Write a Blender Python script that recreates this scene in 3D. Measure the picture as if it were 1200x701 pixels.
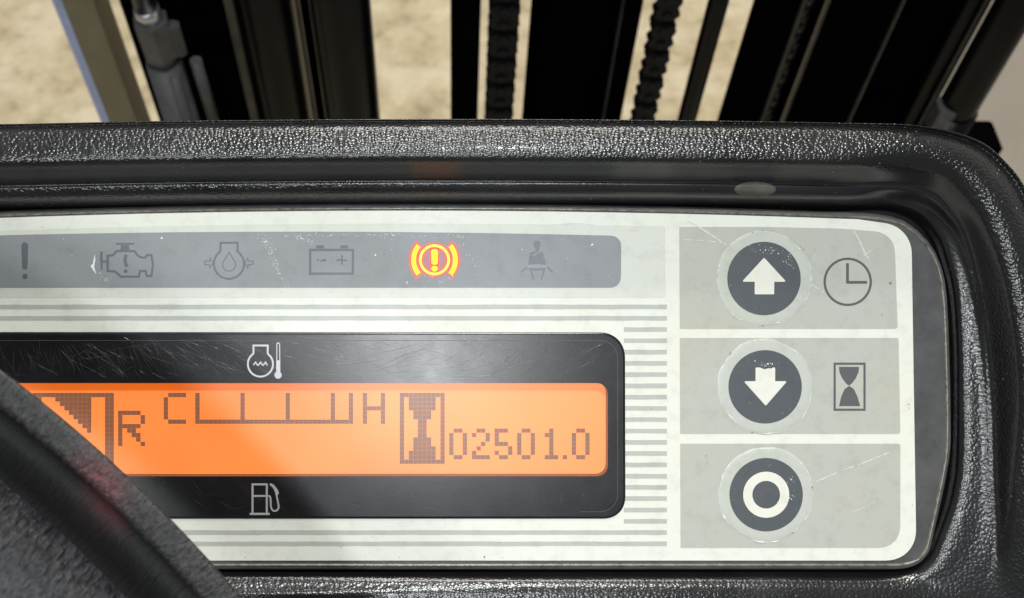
import bpy, bmesh, math, random
from mathutils import Vector, Matrix
from mathutils.geometry import tessellate_polygon
random.seed(7)
scene = bpy.context.scene
col = scene.collection
for o in list(bpy.data.objects):
    bpy.data.objects.remove(o, do_unlink=True)

# ------------------------------------------------------------------ camera
MM = 0.001
F = 1200.0                      # focal length in photo pixels (photo is 1200 wide)
CX, CY = 530.0, 350.0           # principal point in photo pixels
DIST = 240.0                    # camera to panel face, mm
PITCH = math.radians(56.0)      # looking down this much
CAM = Vector((0, 0, 1.38))
FWD = Vector((0, math.cos(PITCH), -math.sin(PITCH)))
UP = Vector((0, math.sin(PITCH), math.cos(PITCH)))
RIGHT = Vector((1, 0, 0))
cd = bpy.data.cameras.new('camera')
cam = bpy.data.objects.new('camera', cd)
col.objects.link(cam)
cam.matrix_world = Matrix(((1, 0, 0, CAM.x), (0, UP.y, -FWD.y, CAM.y), (0, UP.z, -FWD.z, CAM.z), (0, 0, 0, 1)))
cd.sensor_width = 36.0
cd.lens = 36.0 * F / 1200.0
cd.shift_x = (600 - CX) / 1200.0
cd.shift_y = (CY - 350.5) / 1200.0
cd.clip_start = 0.01
cd.clip_end = 60
cd.dof.use_dof = True
cd.dof.focus_distance = DIST * MM
cd.dof.aperture_fstop = 26
scene.camera = cam
scene.render.resolution_x, scene.render.resolution_y = 1024, 598

# ------------------------------------------------------------------ world and lamps
w = bpy.data.worlds.new('World')
scene.world = w
w.use_nodes = True
bg = w.node_tree.nodes['Background']
bg.inputs[0].default_value = (0.93, 0.96, 1.0, 1)
bg.inputs[1].default_value = 0.20

DASH_O = CAM + FWD * DIST * MM
MD = Matrix(((1, 0, 0, DASH_O.x), (0, UP.y, -FWD.y, DASH_O.y), (0, UP.z, -FWD.z, DASH_O.z), (0, 0, 0, 1)))

def area_lamp(name, loc, target, sx, sy, power, colr, spread=180):
    l = bpy.data.lights.new(name, 'AREA')
    l.shape = 'RECTANGLE'
    l.size, l.size_y = sx, sy
    l.energy = power
    l.color = colr
    l.spread = math.radians(spread)
    o = bpy.data.objects.new(name, l)
    col.objects.link(o)
    o.location = loc
    o.rotation_euler = (Vector(target) - Vector(loc)).to_track_quat('-Z', 'Y').to_euler()
    return o

# ceiling lamp behind the operator: the one mirrored in the display window
area_lamp('ceiling_lamp_behind', DASH_O + (-FWD + UP * -0.045 + RIGHT * -0.027) * 3.2, DASH_O, 0.14, 0.34, 24, (0.94, 0.97, 1.0))
# row of ceiling lamps ahead, above the mast: rakes over the top edge of the dashboard
area_lamp('ceiling_lamp_ahead', Vector((-0.10, 1.75, 3.75)), DASH_O, 0.9, 0.13, 20, (0.97, 0.98, 1.0))
area_lamp('ceiling_lamp_overhead', Vector((0.06, 0.02, 4.0)), DASH_O, 0.5, 0.16, 47, (0.965, 1.0, 0.965))
area_lamp('ceiling_lamp_side', DASH_O + (-FWD + RIGHT * -0.42 + UP * -0.065) * 2.0, DASH_O, 0.42, 0.36, 9, (0.96, 1.0, 0.99))
# lamp over the bay in front of the truck, lights the concrete
area_lamp('ceiling_lamp_bay', Vector((0.2, 2.6, 3.8)), Vector((0, 1.5, 0)), 1.4, 1.4, 92, (1.0, 0.93, 0.80))

# added red spot without a known source, makes the glow on the rim
rl = bpy.data.lights.new('added_red_spot', 'SPOT')
rl.energy = 32
rl.color = (1.0, 0.10, 0.14)
rl.spot_size = math.radians(1.15)
rl.spot_blend = 1.0
rl.shadow_soft_size = 0.004
ro = bpy.data.objects.new('added_red_spot', rl)
col.objects.link(ro)
_t = MD @ Vector(((108 - CX) * 0.1417 * MM, (CY - 577) * 0.1417 * MM, 0.07))
ro.location = _t + (-FWD + UP * 0.25 - RIGHT * 0.1).normalized() * 0.55
ro.rotation_euler = (_t - ro.location).to_track_quat('-Z', 'Y').to_euler()

vs = scene.view_settings
vs.view_transform = 'Standard'
vs.look = 'None'
vs.exposure = 0.0
vs.gamma = 1.0
scene.render.engine = 'CYCLES'

# ------------------------------------------------------------------ materials
MATS = {}

def nt(name):
    m = bpy.data.materials.new(name)
    m.use_nodes = True
    t = m.node_tree
    return m, t, t.nodes['Principled BSDF']

def N(t, kind, **kw):
    n = t.nodes.new(kind)
    for k, v in kw.items():
        if k in n.inputs:
            n.inputs[k].default_value = v
        else:
            setattr(n, k, v)
    return n

def ramp(t, src, stops):
    r = t.nodes.new('ShaderNodeValToRGB')
    e = r.color_ramp.elements
    while len(e) < len(stops):
        e.new(0.5)
    for el, (p, c) in zip(e, stops):
        el.position = p
        el.color = c if len(c) == 4 else (*c, 1)
    t.links.new(src, r.inputs[0])
    return r

def g(v):
    return (v, v, v, 1)

def simple(name, colr, rough=0.5, metal=0.0, spec=0.5, coat=0.0, coat_r=0.1, var=0.12, scale=300.0, emit=None, es=0.0, bump=0.0, bscale=900.0, bdist=0.0001):
    """principled material whose colour is mottled by a noise"""
    m, t, p = nt(name)
    tc = N(t, 'ShaderNodeTexCoord')
    n = N(t, 'ShaderNodeTexNoise', Scale=scale, Detail=5.0, Roughness=0.6)
    t.links.new(tc.outputs['Object'], n.inputs['Vector'])
    c0 = tuple(max(0, c * (1 - var)) for c in colr)
    c1 = tuple(min(1, c * (1 + var)) for c in colr)
    r = ramp(t, n.outputs['Fac'], [(0.3, c0), (0.7, c1)])
    t.links.new(r.outputs[0], p.inputs['Base Color'])
    p.inputs['Roughness'].default_value = rough
    p.inputs['Metallic'].default_value = metal
    p.inputs['Specular IOR Level'].default_value = spec
    p.inputs['Coat Weight'].default_value = coat
    p.inputs['Coat Roughness'].default_value = coat_r
    if emit:
        p.inputs['Emission Color'].default_value = (*emit, 1)
        p.inputs['Emission Strength'].default_value = es
    if bump:
        n2 = N(t, 'ShaderNodeTexNoise', Scale=bscale, Detail=3.0)
        t.links.new(tc.outputs['Object'], n2.inputs['Vector'])
        b = N(t, 'ShaderNodeBump', Strength=bump, Distance=bdist)
        t.links.new(n2.outputs['Fac'], b.inputs['Height'])
        t.links.new(b.outputs[0], p.inputs['Normal'])
    MATS[name] = m
    return m

def mat_grain(name, colr, rough, cell, dist, dust=0.0, attr=True, streak=False):
    """moulded plastic with a pebbled leather grain; vertex attribute 'grain' says where the mould was textured"""
    m, t, p = nt(name)
    tc = N(t, 'ShaderNodeTexCoord')
    wn = N(t, 'ShaderNodeTexNoise', Scale=260.0, Detail=2.0)
    t.links.new(tc.outputs['Object'], wn.inputs['Vector'])
    mx = N(t, 'ShaderNodeMix', data_type='VECTOR')
    mx.inputs[0].default_value = 0.0012 if not streak else 0.004
    t.links.new(tc.outputs['Object'], mx.inputs[4])
    t.links.new(wn.outputs['Color'], mx.inputs[5])
    v = N(t, 'ShaderNodeTexVoronoi', Scale=1.0 / cell, feature='F1')
    t.links.new(mx.outputs[1], v.inputs['Vector'])
    r = ramp(t, v.outputs['Distance'], [(0.0, g(1)), (0.18, g(0.93)), (0.36, g(0.74)), (0.54, g(0.42)), (0.72, g(0.0))])
    fine = N(t, 'ShaderNodeTexNoise', Scale=5200.0, Detail=2.0)
    t.links.new(tc.outputs['Object'], fine.inputs['Vector'])
    ad = N(t, 'ShaderNodeMath', operation='MULTIPLY_ADD')
    ad.inputs[1].default_value = 0.05
    t.links.new(fine.outputs['Fac'], ad.inputs[0])
    t.links.new(r.outputs[0], ad.inputs[2])
    b = N(t, 'ShaderNodeBump', Distance=dist)
    t.links.new(ad.outputs[0], b.inputs['Height'])
    if attr:
        a = N(t, 'ShaderNodeAttribute', attribute_name='grain')
        t.links.new(a.outputs['Fac'], b.inputs['Strength'])
    else:
        b.inputs['Strength'].default_value = 1.0
    t.links.new(b.outputs[0], p.inputs['Normal'])
    # grey wear on the tops of the pebbles plus dust specks
    big = N(t, 'ShaderNodeTexNoise', Scale=45.0, Detail=4.0)
    t.links.new(tc.outputs['Object'], big.inputs['Vector'])
    rb = ramp(t, big.outputs['Fac'], [(0.35, tuple(c * 0.75 for c in colr)), (0.7, tuple(c * 1.35 for c in colr))])
    out = rb.outputs[0]
    if dust:
        dn = N(t, 'ShaderNodeTexVoronoi', Scale=420.0)
        t.links.new(tc.outputs['Object'], dn.inputs['Vector'])
        dr = ramp(t, dn.outputs['Distance'], [(0.05, g(1)), (0.10, g(0))])
        pn = N(t, 'ShaderNodeTexNoise', Scale=70.0, Detail=2.0)
        t.links.new(tc.outputs['Object'], pn.inputs['Vector'])
        pr = ramp(t, pn.outputs['Fac'], [(0.52, g(0)), (0.66, g(dust))])
        mm = N(t, 'ShaderNodeMath', operation='MULTIPLY')
        t.links.new(dr.outputs[0], mm.inputs[0])
        t.links.new(pr.outputs[0], mm.inputs[1])
        mc = N(t, 'ShaderNodeMix', data_type='RGBA')
        t.links.new(mm.outputs[0], mc.inputs[0])
        t.links.new(out, mc.inputs[6])
        mc.inputs[7].default_value = (0.55, 0.54, 0.5, 1)
        out = mc.outputs[2]
    t.links.new(out, p.inputs['Base Color'])
    p.inputs['Specular IOR Level'].default_value = 0.65
    rr = ramp(t, big.outputs['Fac'], [(0.3, g(rough * 0.85)), (0.75, g(min(1, rough * 1.2)))])
    t.links.new(rr.outputs[0], p.inputs['Roughness'])
    MATS[name] = m
    return m

def mat_print(name, colr, stain=(0.62, 0.58, 0.42), amount=0.35, rough=0.34):
    """printed membrane: flat ink under a worn satin film, yellowed and grubby in patches"""
    m, t, p = nt(name)
    tc = N(t, 'ShaderNodeTexCoord')
    n1 = N(t, 'ShaderNodeTexNoise', Scale=26.0, Detail=6.0, Roughness=0.65)
    n2 = N(t, 'ShaderNodeTexNoise', Scale=240.0, Detail=4.0, Roughness=0.7)
    for n in (n1, n2):
        t.links.new(tc.outputs['Object'], n.inputs['Vector'])
    r1 = ramp(t, n1.outputs['Fac'], [(0.45, g(0)), (0.78, g(amount))])
    mc = N(t, 'ShaderNodeMix', data_type='RGBA')
    t.links.new(r1.outputs[0], mc.inputs[0])
    mc.inputs[6].default_value = (*colr, 1)
    mc.inputs[7].default_value = (colr[0] * 0.96, colr[1] * 0.90, colr[2] * 0.70, 1)
    r2 = ramp(t, n2.outputs['Fac'], [(0.28, g(0.88)), (0.5, g(1.0))])
    mu = N(t, 'ShaderNodeMix', data_type='RGBA', blend_type='MULTIPLY')
    mu.inputs[0].default_value = 1.0
    t.links.new(mc.outputs[2], mu.inputs[6])
    t.links.new(r2.outputs[0], mu.inputs[7])
    v = N(t, 'ShaderNodeTexVoronoi', Scale=150.0)
    t.links.new(tc.outputs['Object'], v.inputs['Vector'])
    rv = ramp(t, v.outputs['Distance'], [(0.022, g(0.42)), (0.05, g(1.0))])
    mu2 = N(t, 'ShaderNodeMix', data_type='RGBA', blend_type='MULTIPLY')
    t.links.new(ramp(t, n1.outputs['Fac'], [(0.50, g(0)), (0.60, g(0.8))]).outputs[0], mu2.inputs[0])
    t.links.new(mu.outputs[2], mu2.inputs[6])
    t.links.new(rv.outputs[0], mu2.inputs[7])
    t.links.new(mu2.outputs[2], p.inputs['Base Color'])
    rr = ramp(t, n1.outputs['Fac'], [(0.3, g(rough * 0.8)), (0.7, g(rough * 1.3))])
    t.links.new(rr.outputs[0], p.inputs['Roughness'])
    b = N(t, 'ShaderNodeBump', Strength=0.25, Distance=0.00003)
    t.links.new(n2.outputs['Fac'], b.inputs['Height'])
    t.links.new(b.outputs[0], p.inputs['Normal'])
    MATS[name] = m
    return m

mat_grain('black_grain_plastic', (0.012, 0.012, 0.0125), 0.245, 0.00078, 0.000080, dust=0.45)
def mat_wheel(name, colr, rough, ang, rad, dist, contrast):
    """worn wheel plastic: fine fibres that run across the rim"""
    m, t, p = nt(name)
    tc = N(t, 'ShaderNodeTexCoord')
    sp = N(t, 'ShaderNodeSeparateXYZ')
    t.links.new(tc.outputs['Object'], sp.inputs[0])
    at = N(t, 'ShaderNodeMath', operation='ARCTAN2')
    t.links.new(sp.outputs[1], at.inputs[0]); t.links.new(sp.outputs[0], at.inputs[1])
    ln = N(t, 'ShaderNodeVectorMath', operation='LENGTH')
    t.links.new(tc.outputs['Object'], ln.inputs[0])
    m1 = N(t, 'ShaderNodeMath', operation='MULTIPLY'); m1.inputs[1].default_value = 0.23 * ang
    m2 = N(t, 'ShaderNodeMath', operation='MULTIPLY'); m2.inputs[1].default_value = rad
    t.links.new(at.outputs[0], m1.inputs[0]); t.links.new(ln.outputs['Value'], m2.inputs[0])
    cb = N(t, 'ShaderNodeCombineXYZ')
    t.links.new(m1.outputs[0], cb.inputs[0]); t.links.new(m2.outputs[0], cb.inputs[1])
    n = N(t, 'ShaderNodeTexNoise', Scale=1.0, Detail=4.0, Roughness=0.6)
    t.links.new(cb.outputs[0], n.inputs['Vector'])
    big = N(t, 'ShaderNodeTexNoise', Scale=120.0, Detail=4.0)
    t.links.new(tc.outputs['Object'], big.inputs['Vector'])
    r = ramp(t, n.outputs['Fac'], [(0.3, tuple(c * (1 - contrast) for c in colr)), (0.7, tuple(c * (1 + contrast) for c in colr))])
    r2 = ramp(t, big.outputs['Fac'], [(0.3, g(0.65)), (0.7, g(1.2))])
    mu = N(t, 'ShaderNodeMix', data_type='RGBA', blend_type='MULTIPLY'); mu.inputs[0].default_value = 1.0
    t.links.new(r.outputs[0], mu.inputs[6]); t.links.new(r2.outputs[0], mu.inputs[7])
    t.links.new(mu.outputs[2], p.inputs['Base Color'])
    p.inputs['Roughness'].default_value = rough
    b = N(t, 'ShaderNodeBump', Strength=1.0, Distance=dist)
    t.links.new(n.outputs['Fac'], b.inputs['Height'])
    t.links.new(b.outputs[0], p.inputs['Normal'])
    MATS[name] = m
mat_wheel('wheel_band', (0.019, 0.0185, 0.0185), 0.38, 1200, 450, 0.0005, 0.8)
mat_wheel('wheel_groove_shade', (0.005, 0.005, 0.0055), 0.7, 1500, 420, 0.0004, 0.6)
mat_wheel('wheel_grip', (0.036, 0.038, 0.044), 0.28, 1100, 650, 0.0013, 0.85)
simple('smooth_black_plastic', (0.016, 0.016, 0.017), 0.3, var=0.3, bump=0.3)
simple('carrier_plastic', (0.082, 0.083, 0.085), 0.3, var=0.25, scale=160, bump=0.35, bscale=1500)
simple('bead_plastic', (0.17, 0.155, 0.13), 0.22, var=0.5, scale=500, bump=0.5, bscale=700)
mat_print('overlay_white', (0.76, 0.775, 0.71), amount=0.4)
mat_print('overlay_grey', (0.47, 0.483, 0.44), amount=0.5)
mat_print('overlay_grey_light', (0.66, 0.68, 0.62), amount=0.4)
mat_print('stripe_grey', (0.46, 0.48, 0.445), amount=0.2)
mat_print('strip_blue_grey', (0.262, 0.280, 0.295), amount=0.2, rough=0.38)
mat_print('symbol_dim', (0.115, 0.12, 0.145), amount=0.1)
mat_print('symbol_faint', (0.165, 0.175, 0.20), amount=0.1)
mat_print('symbol_belt', (0.285, 0.31, 0.33), amount=0.1)
mat_print('button_ink', (0.092, 0.102, 0.112), amount=0.15, rough=0.28)
mat_print('button_white', (0.76, 0.76, 0.68), amount=0.3)
mat_print('panel_ink', (0.105, 0.11, 0.112), amount=0.1)
mat_print('ring_film', (0.52, 0.54, 0.50), amount=0.5, rough=0.4)
simple('ring_bead', (0.72, 0.73, 0.68), 0.18, var=0.3, scale=900, bump=1.0, bscale=600, bdist=0.0006)
simple('window_white', (0.62, 0.64, 0.68), 0.35, var=0.08)
simple('window_grey', (0.36, 0.36, 0.37), 0.35, var=0.08)
simple('scuff_white', (0.78, 0.80, 0.80), 0.4, var=0.15)
simple('scratch_gloss', (0.07, 0.072, 0.08), 0.25, var=0.2, spec=0.9)
simple('mast_black', (0.0012, 0.0012, 0.0015), 0.6, spec=0.0, var=0.35, scale=30)
simple('mast_tube_black', (0.002, 0.002, 0.0024), 0.28, spec=0.22, var=0.35, scale=40)
simple('worn_lit_steel', (0.045, 0.041, 0.034), 0.5, var=0.4, scale=60, metal=0.2)
simple('chain_steel', (0.006, 0.006, 0.007), 0.45, spec=0.15, var=0.5, scale=200)
simple('hose_grey', (0.05, 0.05, 0.05), 0.55, var=0.25, scale=120)
simple('fitting_grey', (0.065, 0.065, 0.066), 0.45, var=0.25, scale=120, metal=0.2)
simple('bright_steel', (0.6, 0.6, 0.62), 0.25, metal=0.9, var=0.2)
simple('post_tan', (0.165, 0.14, 0.085), 0.6, var=0.12, scale=40)
simple('post_blue', (0.30, 0.36, 0.58), 0.4, var=0.12, scale=60)
simple('wall_paint', (0.62, 0.585, 0.56), 0.8, var=0.05, scale=12, bump=0.3, bscale=90, bdist=0.001)

# concrete
m, t, p = nt('concrete')
tc = N(t, 'ShaderNodeTexCoord')
n1 = N(t, 'ShaderNodeTexNoise', Scale=6.5, Detail=10.0, Roughness=0.66)
n2 = N(t, 'ShaderNodeTexNoise', Scale=26.0, Detail=8.0, Roughness=0.66)
for n in (n1, n2):
    t.links.new(tc.outputs['Object'], n.inputs['Vector'])
r1 = ramp(t, n1.outputs['Fac'], [(0.33, (0.36, 0.29, 0.18)), (0.46, (0.50, 0.42, 0.275)), (0.6, (0.60, 0.525, 0.375))])
r2 = ramp(t, n2.outputs['Fac'], [(0.30, g(0.76)), (0.44, g(0.96)), (0.65, g(1.05))])
mu = N(t, 'ShaderNodeMix', data_type='RGBA', blend_type='MULTIPLY')
mu.inputs[0].default_value = 1.0
t.links.new(r1.outputs[0], mu.inputs[6])
t.links.new(r2.outputs[0], mu.inputs[7])
t.links.new(mu.outputs[2], p.inputs['Base Color'])
p.inputs['Roughness'].default_value = 0.7
b = N(t, 'ShaderNodeBump', Strength=0.5, Distance=0.003)
t.links.new(n2.outputs['Fac'], b.inputs['Height'])
t.links.new(b.outputs[0], p.inputs['Normal'])
MATS['concrete'] = m

# backlit display glass
m, t, p = nt('display_backlight')
p.inputs['Base Color'].default_value = (0.62, 0.27, 0.095, 1)
p.inputs['Roughness'].default_value = 0.45
tc = N(t, 'ShaderNodeTexCoord')
n = N(t, 'ShaderNodeTexNoise', Scale=22.0, Detail=4.0)
t.links.new(tc.outputs['Object'], n.inputs['Vector'])
r = ramp(t, n.outputs['Fac'], [(0.3, (0.80, 0.125, 0.004)), (0.7, (1.0, 0.21, 0.015))])
t.links.new(r.outputs[0], p.inputs['Emission Color'])
p.inputs['Emission Strength'].default_value = 0.80
MATS['display_backlight'] = m
simple('lcd_segment', (0.19, 0.115, 0.075), 0.5, var=0.1, emit=(1.0, 0.30, 0.1), es=0.11)
simple('lamp_yellow', (0.3, 0.2, 0.0), 0.4, emit=(1.0, 0.56, 0.0), es=1.25)
simple('lamp_ring_yellow', (0.3, 0.2, 0.02), 0.4, emit=(1.0, 0.58, 0.06), es=1.3)
simple('lamp_red', (0.3, 0.03, 0.01), 0.4, emit=(1.0, 0.03, 0.01), es=1.4)
simple('lamp_bleed', (0.25, 0.20, 0.22), 0.4, emit=(1.0, 0.07, 0.08), es=0.26)

# clear window pane, thin and slightly hazy
m, t, p = nt('clear_pane')
t.nodes.remove(p)
outn = [n for n in t.nodes if n.type == 'OUTPUT_MATERIAL'][0]
tr = N(t, 'ShaderNodeBsdfTransparent')
gl = N(t, 'ShaderNodeBsdfGlossy', Roughness=0.3)
fr = N(t, 'ShaderNodeFresnel', IOR=1.45)
mxs = N(t, 'ShaderNodeMixShader')
t.links.new(fr.outputs[0], mxs.inputs[0])
t.links.new(tr.outputs[0], mxs.inputs[1])
t.links.new(gl.outputs[0], mxs.inputs[2])
t.links.new(mxs.outputs[0], outn.inputs['Surface'])
MATS['clear_pane'] = m

# worn black window frame
m, t, p = nt('window_black')
tc = N(t, 'ShaderNodeTexCoord')
n = N(t, 'ShaderNodeTexNoise', Scale=60.0, Detail=6.0, Roughness=0.7)
t.links.new(tc.outputs['Object'], n.inputs['Vector'])
r = ramp(t, n.outputs['Fac'], [(0.3, (0.006, 0.006, 0.007)), (0.75, (0.013, 0.0135, 0.015))])
t.links.new(r.outputs[0], p.inputs['Base Color'])
rr = ramp(t, n.outputs['Fac'], [(0.3, g(0.23)), (0.75, g(0.29))])
t.links.new(rr.outputs[0], p.inputs['Roughness'])
n2 = N(t, 'ShaderNodeTexNoise', Scale=1800.0, Detail=3.0)
t.links.new(tc.outputs['Object'], n2.inputs['Vector'])
b = N(t, 'ShaderNodeBump', Strength=0.3, Distance=0.00002)
t.links.new(n2.outputs['Fac'], b.inputs['Height'])
t.links.new(b.outputs[0], p.inputs['Normal'])
MATS['window_black'] = m

# ------------------------------------------------------------------ helpers
def tag(o, label=None, cat=None, group=None, kind=None):
    if label: o['label'] = label
    if cat: o['category'] = cat
    if group: o['group'] = group
    if kind: o['kind'] = kind
    return o

def empty(name, mw):
    o = bpy.data.objects.new(name, None)
    o.empty_display_size = 0.02
    col.objects.link(o)
    o.matrix_world = mw
    return o

def mesh_obj(name, verts, faces, mat, parent=None, smooth=False, mats=None, mi=None):
    me = bpy.data.meshes.new(name)
    me.from_pydata(verts, [], faces)
    for mm in (mats or [mat]):
        me.materials.append(MATS[mm])
    if mi:
        me.polygons.foreach_set('material_index', mi)
    if smooth:
        me.polygons.foreach_set('use_smooth', [True] * len(me.polygons))
    me.update()
    o = bpy.data.objects.new(name, me)
    col.objects.link(o)
    if parent:
        o.parent = parent
    return o

def P(x, y, h=0.0):
    """a point of the dashboard frame (metres) at height h mm over the panel face that sits under photo point x, y"""
    k = (DIST - h) / DIST
    s = DIST / F
    return ((x - CX) * s * k * MM, (CY - y) * s * k * MM, h * MM)

def Q(x, y, h=0.0):
    """panel coordinates without the height correction (all printed layers)"""
    s = DIST / F
    return ((x - CX) * s * MM, (CY - y) * s * MM, h * MM)

def rounded(pts, n=8):
    """pts: (x, y, radius) corners -> outline with fillets"""
    out = []
    L = len(pts)
    for i, (x, y, r) in enumerate(pts):
        if r <= 0:
            out.append((x, y)); continue
        a = Vector(pts[i - 1][:2]); b = Vector((x, y)); c = Vector(pts[(i + 1) % L][:2])
        d0 = (a - b).normalized(); d1 = (c - b).normalized()
        ang = d0.angle(d1)
        tl = min(r / math.tan(ang / 2), (a - b).length * 0.49, (c - b).length * 0.49)
        p0 = b + d0 * tl; p1 = b + d1 * tl
        for k in range(n + 1):
            q = k / n
            # quadratic-ish circular blend
            w0 = (1 - q) ** 2; w1 = 2 * q * (1 - q) * 0.8; w2 = q ** 2
            s = w0 + w1 + w2
            v = (p0 * w0 + b * w1 + p1 * w2) / s
            out.append((v.x, v.y))
    return out

def offset(poly, d):
    """inset a closed outline (either winding) by d px"""
    L = len(poly)
    area = sum(poly[i - 1][0] * poly[i][1] - poly[i][0] * poly[i - 1][1] for i in range(L))
    sg = 1 if area > 0 else -1
    out = []
    for i in range(L):
        a = Vector(poly[i - 1]); b = Vector(poly[i]); c = Vector(poly[(i + 1) % L])
        e0 = b - a; e1 = c - b
        if e0.length < 1e-9: e0 = e1
        if e1.length < 1e-9: e1 = e0
        n0 = Vector((-e0.y, e0.x)).normalized() * sg
        n1 = Vector((-e1.y, e1.x)).normalized() * sg
        n = n0 + n1
        if n.length < 1e-6: n = n0
        n.normalize()
        k = max(0.4, n.dot(n0))
        q = b + n * (d / k)
        out.append((q.x, q.y))
    return out

def plate(name, outer, holes, h0, h1, mat, parent, bevel=0.0, drop=None, fn=Q, smooth=False):
    """flat plate: top face at h1, walls down to h0, optional rounded edge of `bevel` px dropping `drop` mm"""
    verts, faces = [], []
    loops = [outer] + list(holes)
    tops = []
    for li, lp in enumerate(loops):
        ins = bevel
        rings = []
        if bevel > 0 and li == 0:
            steps = 4
            for k in range(steps + 1):
                a = k / steps * math.pi / 2
                rings.append((offset(lp, ins * (1 - math.cos(a))), h1 - drop * (1 - math.sin(a))))
        else:
            rings.append((lp, h1))
        rings.insert(0, (lp, h0))
        base = len(verts)
        n = len(lp)
        for pts, h in rings:
            verts += [fn(x, y, h) for x, y in pts]
        for r in range(len(rings) - 1):
            for i in range(n):
                j = (i + 1) % n
                faces.append((base + r * n + i, base + r * n + j, base + (r + 1) * n + j, base + (r + 1) * n + i))
        tops.append((rings[-1][0], base + (len(rings) - 1) * n))
    idx = []
    for pts, b0 in tops:
        idx += [b0 + i for i in range(len(pts))]
    tris = tessellate_polygon([[Vector((x, y, 0)) for x, y in pts] for pts, b0 in tops])
    for tr_ in tris:
        faces.append(tuple(idx[i] for i in tr_))
    o = mesh_obj(name, verts, faces, mat, parent)
    fixn(o)
    return o

def fixn(o, smooth_angle=None):
    bm = bmesh.new()
    bm.from_mesh(o.data)
    bmesh.ops.recalc_face_normals(bm, faces=bm.faces)
    bm.to_mesh(o.data)
    bm.free()

class Ink:
    """flat printed marks gathered into one mesh; every stroke a hair above the last so no faces coincide"""
    def __init__(self, h, fn=Q, step=0.006):
        self.v, self.f, self.mi, self.h, self.fn, self.step = [], [], [], h, fn, step
        self.cur = 0
    def poly(self, pts, m=None):
        b = len(self.v)
        self.v += [self.fn(x, y, self.h) for x, y in pts]
        for tr_ in tessellate_polygon([[Vector((x, y, 0)) for x, y in pts]]):
            self.f.append(tuple(b + i for i in tr_)); self.mi.append(self.cur if m is None else m)
        self.h += self.step
        return self
    def ring(self, outer, inner, m=None):
        b = len(self.v); n = len(outer)
        self.v += [self.fn(x, y, self.h) for x, y in outer] + [self.fn(x, y, self.h) for x, y in inner]
        for i in range(n):
            j = (i + 1) % n
            self.f.append((b + i, b + j, b + n + j, b + n + i)); self.mi.append(self.cur if m is None else m)
        self.h += self.step
        return self
    def line(self, pts, wd, closed=False, wd1=None):
        n = len(pts); L = []; R = []
        for i in range(n):
            a = Vector(pts[i - 1]) if (i > 0 or closed) else None
            b = Vector(pts[i]); c = Vector(pts[(i + 1) % n]) if (i < n - 1 or closed) else None
            ds = [d.normalized() for d in ((b - a) if a is not None else None, (c - b) if c is not None else None) if d is not None and d.length > 1e-9]
            nn = [Vector((-d.y, d.x)) for d in ds]
            s = sum(nn, Vector((0, 0)))
            s = s.normalized() if s.length > 1e-6 else nn[0]
            k = max(0.5, s.dot(nn[0]))
            ww = wd if wd1 is None else wd + (wd1 - wd) * i / (n - 1)
            L.append(b + s * ww / 2 / k); R.append(b - s * ww / 2 / k)
        b0 = len(self.v)
        self.v += [self.fn(q.x, q.y, self.h) for q in L] + [self.fn(q.x, q.y, self.h) for q in R]
        for i in range(n if closed else n - 1):
            j = (i + 1) % n
            self.f.append((b0 + i, b0 + j, b0 + n + j, b0 + n + i)); self.mi.append(self.cur)
        self.h += self.step
        return self
    def rect(self, x0, y0, x1, y1):
        return self.poly([(x0, y0), (x1, y0), (x1, y1), (x0, y1)])
    def disc(self, x, y, r, n=24, ry=None):
        return self.poly(circ(x, y, r, n, ry))
    def build(self, name, mats, parent):
        o = mesh_obj(name, self.v, self.f, None, parent, mats=mats if isinstance(mats, list) else [mats], mi=self.mi)
        me = o.data
        # all faces look out of the panel
        bm = bmesh.new(); bm.from_mesh(me); bm.normal_update()
        bmesh.ops.reverse_faces(bm, faces=[f for f in bm.faces if f.normal.z < 0])
        bm.to_mesh(me); bm.free()
        return o

def circ(x, y, r, n=24, ry=None, a0=0.0):
    ry = r if ry is None else ry
    return [(x + r * math.cos(a0 + 2 * math.pi * i / n), y + ry * math.sin(a0 + 2 * math.pi * i / n)) for i in range(n)]

def arc(x, y, r, d0, d1, n=16):
    """degrees, screen sense: 0 right, 90 down"""
    return [(x + r * math.cos(math.radians(d0 + (d1 - d0) * i / n)), y + r * math.sin(math.radians(d0 + (d1 - d0) * i / n))) for i in range(n + 1)]

def spline(pts, per=8):
    """Catmull-Rom through tuples of any length"""
    out = []
    n = len(pts)
    for i in range(n - 1):
        p0 = pts[max(0, i - 1)]; p1 = pts[i]; p2 = pts[i + 1]; p3 = pts[min(n - 1, i + 2)]
        for k in range(per):
            u = k / per
            out.append(tuple(0.5 * ((2 * b) + (-a + c) * u + (2 * a - 5 * b + 4 * c - d) * u * u + (-a + 3 * b - 3 * c + d) * u ** 3)
                             for a, b, c, d in zip(p0, p1, p2, p3)))
    out.append(tuple(pts[-1]))
    return out

# ================================================================== SETTING
fl = mesh_obj('floor', [(-4, -2, 0), (4, -2, 0), (4, 6, 0), (-4, 6, 0)], [(0, 1, 2, 3)], 'concrete')
tag(fl, 'worn tan concrete floor seen between the mast rails', kind='structure')
wl = mesh_obj('wall', [(0.86, 0.2, 0), (1.0, 0.2, 0), (1.0, 6, 0), (0.86, 6, 0), (0.86, 0.2, 2.2), (1.0, 0.2, 2.2), (1.0, 6, 2.2), (0.86, 6, 2.2)],
              [(0, 4, 7, 3), (1, 2, 6, 5), (0, 1, 5, 4), (2, 3, 7, 6), (4, 5, 6, 7)], 'wall_paint')
tag(wl, 'plain pale grey wall beyond the right end of the mast', kind='structure')

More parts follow.
